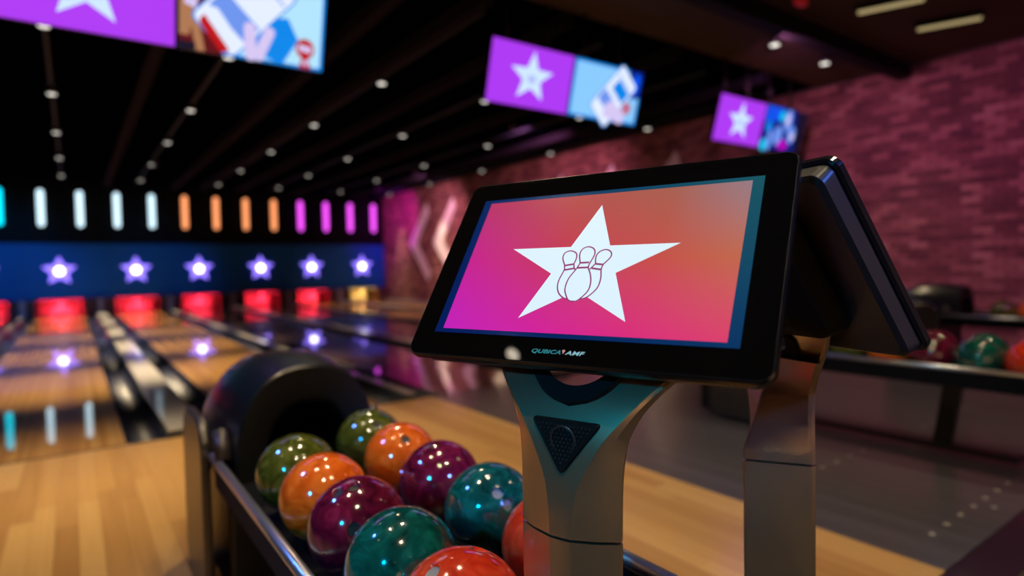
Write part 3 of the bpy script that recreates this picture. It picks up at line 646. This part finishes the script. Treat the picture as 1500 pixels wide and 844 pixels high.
PINS = {'lh': [(-.0343, -.0091), (-.0405, .0027), (-.0396, .0124), (-.0305, .0160), (-.0202, .0116), (-.0169, .0028), (-.0183, -.0086)], 'lb1': [(-.0338, -.0111), (-.0183, -.0086)], 'lb2': [(-.0319, -.0191), (-.0153, -.0163)],
        'lbody': [(-.0343, -.0091), (-.0319, -.0191), (-.0355, -.0366), (-.0344, -.0497), (-.0285, -.0607), (-.0194, -.0678), (-.0127, -.0699)], 'lr': [(-.0183, -.0086), (-.0153, -.0163), (-.0117, -.0198)],
        'mh': [(-.0081, -.0070), (-.0131, .0085), (-.0105, .0190), (-.0017, .0225), (.0082, .0182), (.0120, .0084), (.0084, -.0066)], 'mb1': [(-.0082, -.0066), (.0066, -.0061)], 'mb2': [(-.0102, -.0155), (.0080, -.0150)],
        'mbody': [(-.0081, -.0070), (-.0121, -.0182), (-.0199, -.0349), (-.0209, -.0515), (-.0165, -.0624), (-.0096, -.0717), (-.0019, -.0734), (.0058, -.0715), (.0172, -.0569), (.0185, -.0426), (.0144, -.0280), (.0076, -.0150), (.0084, -.0066)],
        'rh': [(.0176, -.0087), (.0153, .0036), (.0184, .0120), (.0276, .0163), (.0371, .0121), (.0393, .0027), (.0306, -.0100)], 'rb1': [(.0167, -.0087), (.0299, -.0105)], 'rb2': [(.0136, -.0166), (.0286, -.0191)],
        'rl': [(.0176, -.0087), (.0107, -.0187)], 'rbody': [(.0306, -.0100), (.0295, -.0192), (.0327, -.0356), (.0308, -.0516), (.0195, -.0658), (.0096, -.0697)]}
def spline(P, n=6):
    if len(P) < 3: return P
    out = []
    for i in range(len(P) - 1):
        p0 = P[max(i - 1, 0)]; p1 = P[i]; p2 = P[i + 1]; p3 = P[min(i + 2, len(P) - 1)]
        for k in range(n):
            t_ = k / n; out.append(tuple(.5 * (2 * p1[j] + (p2[j] - p0[j]) * t_ + (2 * p0[j] - 5 * p1[j] + 4 * p2[j] - p3[j]) * t_ ** 2 + (3 * p1[j] - p0[j] - 3 * p2[j] + p3[j]) * t_ ** 3) for j in range(2)))
    return out + [P[-1]]
pic('display_star', lay, mo, .0019)
m = MB(); mats_ = [SLN]
body = spline(PINS['mbody']); m.add([(x, y, .0021) for x, y in spline([(-.0319, -.0191), (-.0355, -.0366), (-.0344, -.0497), (-.0285, -.0607), (-.0194, -.0678), (-.0127, -.0699)]) + [(0, -.05)]], [list(range(32))], 1)
m.add([(x, y, .0021) for x, y in spline(PINS['rbody']) + [(0, -.05)]], [list(range(32))], 1)
m.add([(x, y, .0023) for x, y in body], [list(range(len(body)))], 1)
for key, P in PINS.items():
    P = spline(P); wd = .0011 if 'b1' not in key and 'b2' not in key else .0016; o0 = len(m.v); n = len(P)
    for i, p in enumerate(P):
        a = Vector(P[max(i - 1, 0)]); c = Vector(P[min(i + 1, n - 1)]); d = (c - a).normalized(); nn = Vector((-d.y, d.x)) * wd / 1
        m.v += [(p[0] + nn.x, p[1] + nn.y, .0026), (p[0] - nn.x, p[1] - nn.y, .0026)]
    for i in range(n - 1): m.f.append([o0 + 2 * i, o0 + 2 * i + 1, o0 + 2 * i + 3, o0 + 2 * i + 2]); m.mi.append(0); m.sm.append(False)
m.build('display_pins_drawing', [SLN, SST], mo, fix=False)
def text(s, size, x, y, sx, mm, name, parent, z=.0008):
    cu = bpy.data.curves.new('txt', 'FONT'); cu.body = s; cu.size = size; cu.align_x = 'LEFT'; cu.shear = .25; cu.offset = .0002; cu.space_character = 1.02
    ob_ = bpy.data.objects.new('txt', cu); COL.objects.link(ob_); dg = bpy.context.evaluated_depsgraph_get(); dg.update()
    me = bpy.data.meshes.new_from_object(ob_.evaluated_get(dg)); bpy.data.objects.remove(ob_)
    xs_ = [v.co.x for v in me.vertices]; wd = max(xs_) - min(xs_)
    for v in me.vertices: v.co = ((v.co.x - min(xs_)) * sx / wd + x, v.co.y + y, z)
    me.materials.clear(); me.materials.append(mm); return put(name, me, parent)
LG1 = mat('logo_teal', (.02, .2, .23), .4, emit=(.01, .16, .19), es=.5); LG2 = mat('logo_pale', (.3, .45, .5), .4, emit=(.14, .3, .36), es=.5)
text('QUBICA', .0085, -.0455, -.1578, .0475, LG1, 'logo_lettering', mo); text('AMF', .0085, .0085, -.1578, .0305, LG2, 'logo_lettering', mo)
pic('logo_diamond', [([(.0030, -.1515), (.0056, -.1505), (.0082, -.1515), (.0056, -.1572)], mat('logo_pink', (.5, .25, .25), .4, emit=(.4, .15, .15), es=.5))], mo, .0008)

con2 = copy_tree(con); con2.location = (1.152, .646, -.012); con2.rotation_euler.z = math.atan2(.961, .276); con2['label'] = 'rear touch screen console seen from behind, facing the brick wall'
WN = ['blue wash lamp before the left blue panel', 'blue wash lamp above the second lane', 'magenta wash lamp at the far end of the brick wall', 'pink wash lamp nearest the far end', 'pink wash lamp over the middle of the lanes', 'rose wash lamp beside the ceiling beam', 'rose wash lamp above the far ball rack', 'cyan wash lamp behind the left approach', 'violet wash lamp over the left approach', 'added blue fill lamp in the lounge behind the consoles']
for i, (x, y, z) in enumerate(WASH):
    t = thing('wash_light', WN[i], 'lamp', (x, y, z), 0, 'coloured wash lamps')
    m = MB(); m.cyl((0, 0, .12), (0, 0, .22), .06, 14); m.build('housing', BLACK, t); m = MB(); m.cyl((0, 0, .2), (0, 0, CEIL - z - .02), .01, 8); m.build('stem', BLACK, t)
# lounge behind the camera
b = MB(); b.box(-5, WX, -4.2, -4, -.1, CEIL); struct(b.build('wall_back', mat('lounge_wall', (.5, .38, .26), .8)))
b = MB(); b.box(-5.2, -5, -4, 22, -.1, CEIL); struct(b.build('wall_left', mat('side_wall_dark', (.02, .02, .03), .8)))
for i, (x, y) in enumerate(((-2.5, -2.6), (.2, -2.8), (2.6, -2.4))):  # unseen lamps added to give the console posts a warm sheen
    can('ceiling_spotlight', 'small round added lounge fill lamp behind the consoles, ' + ['left', 'middle', 'right'][i] + ' of three', (x, y, CEIL - .14), LENSH, 'added lounge fill lamps', .05, .12)
    spot('lounge_fill_lamp', (x, y, CEIL - .15), (x, y - 1.0, .0), 2400, WARM, 62, .9, .05)
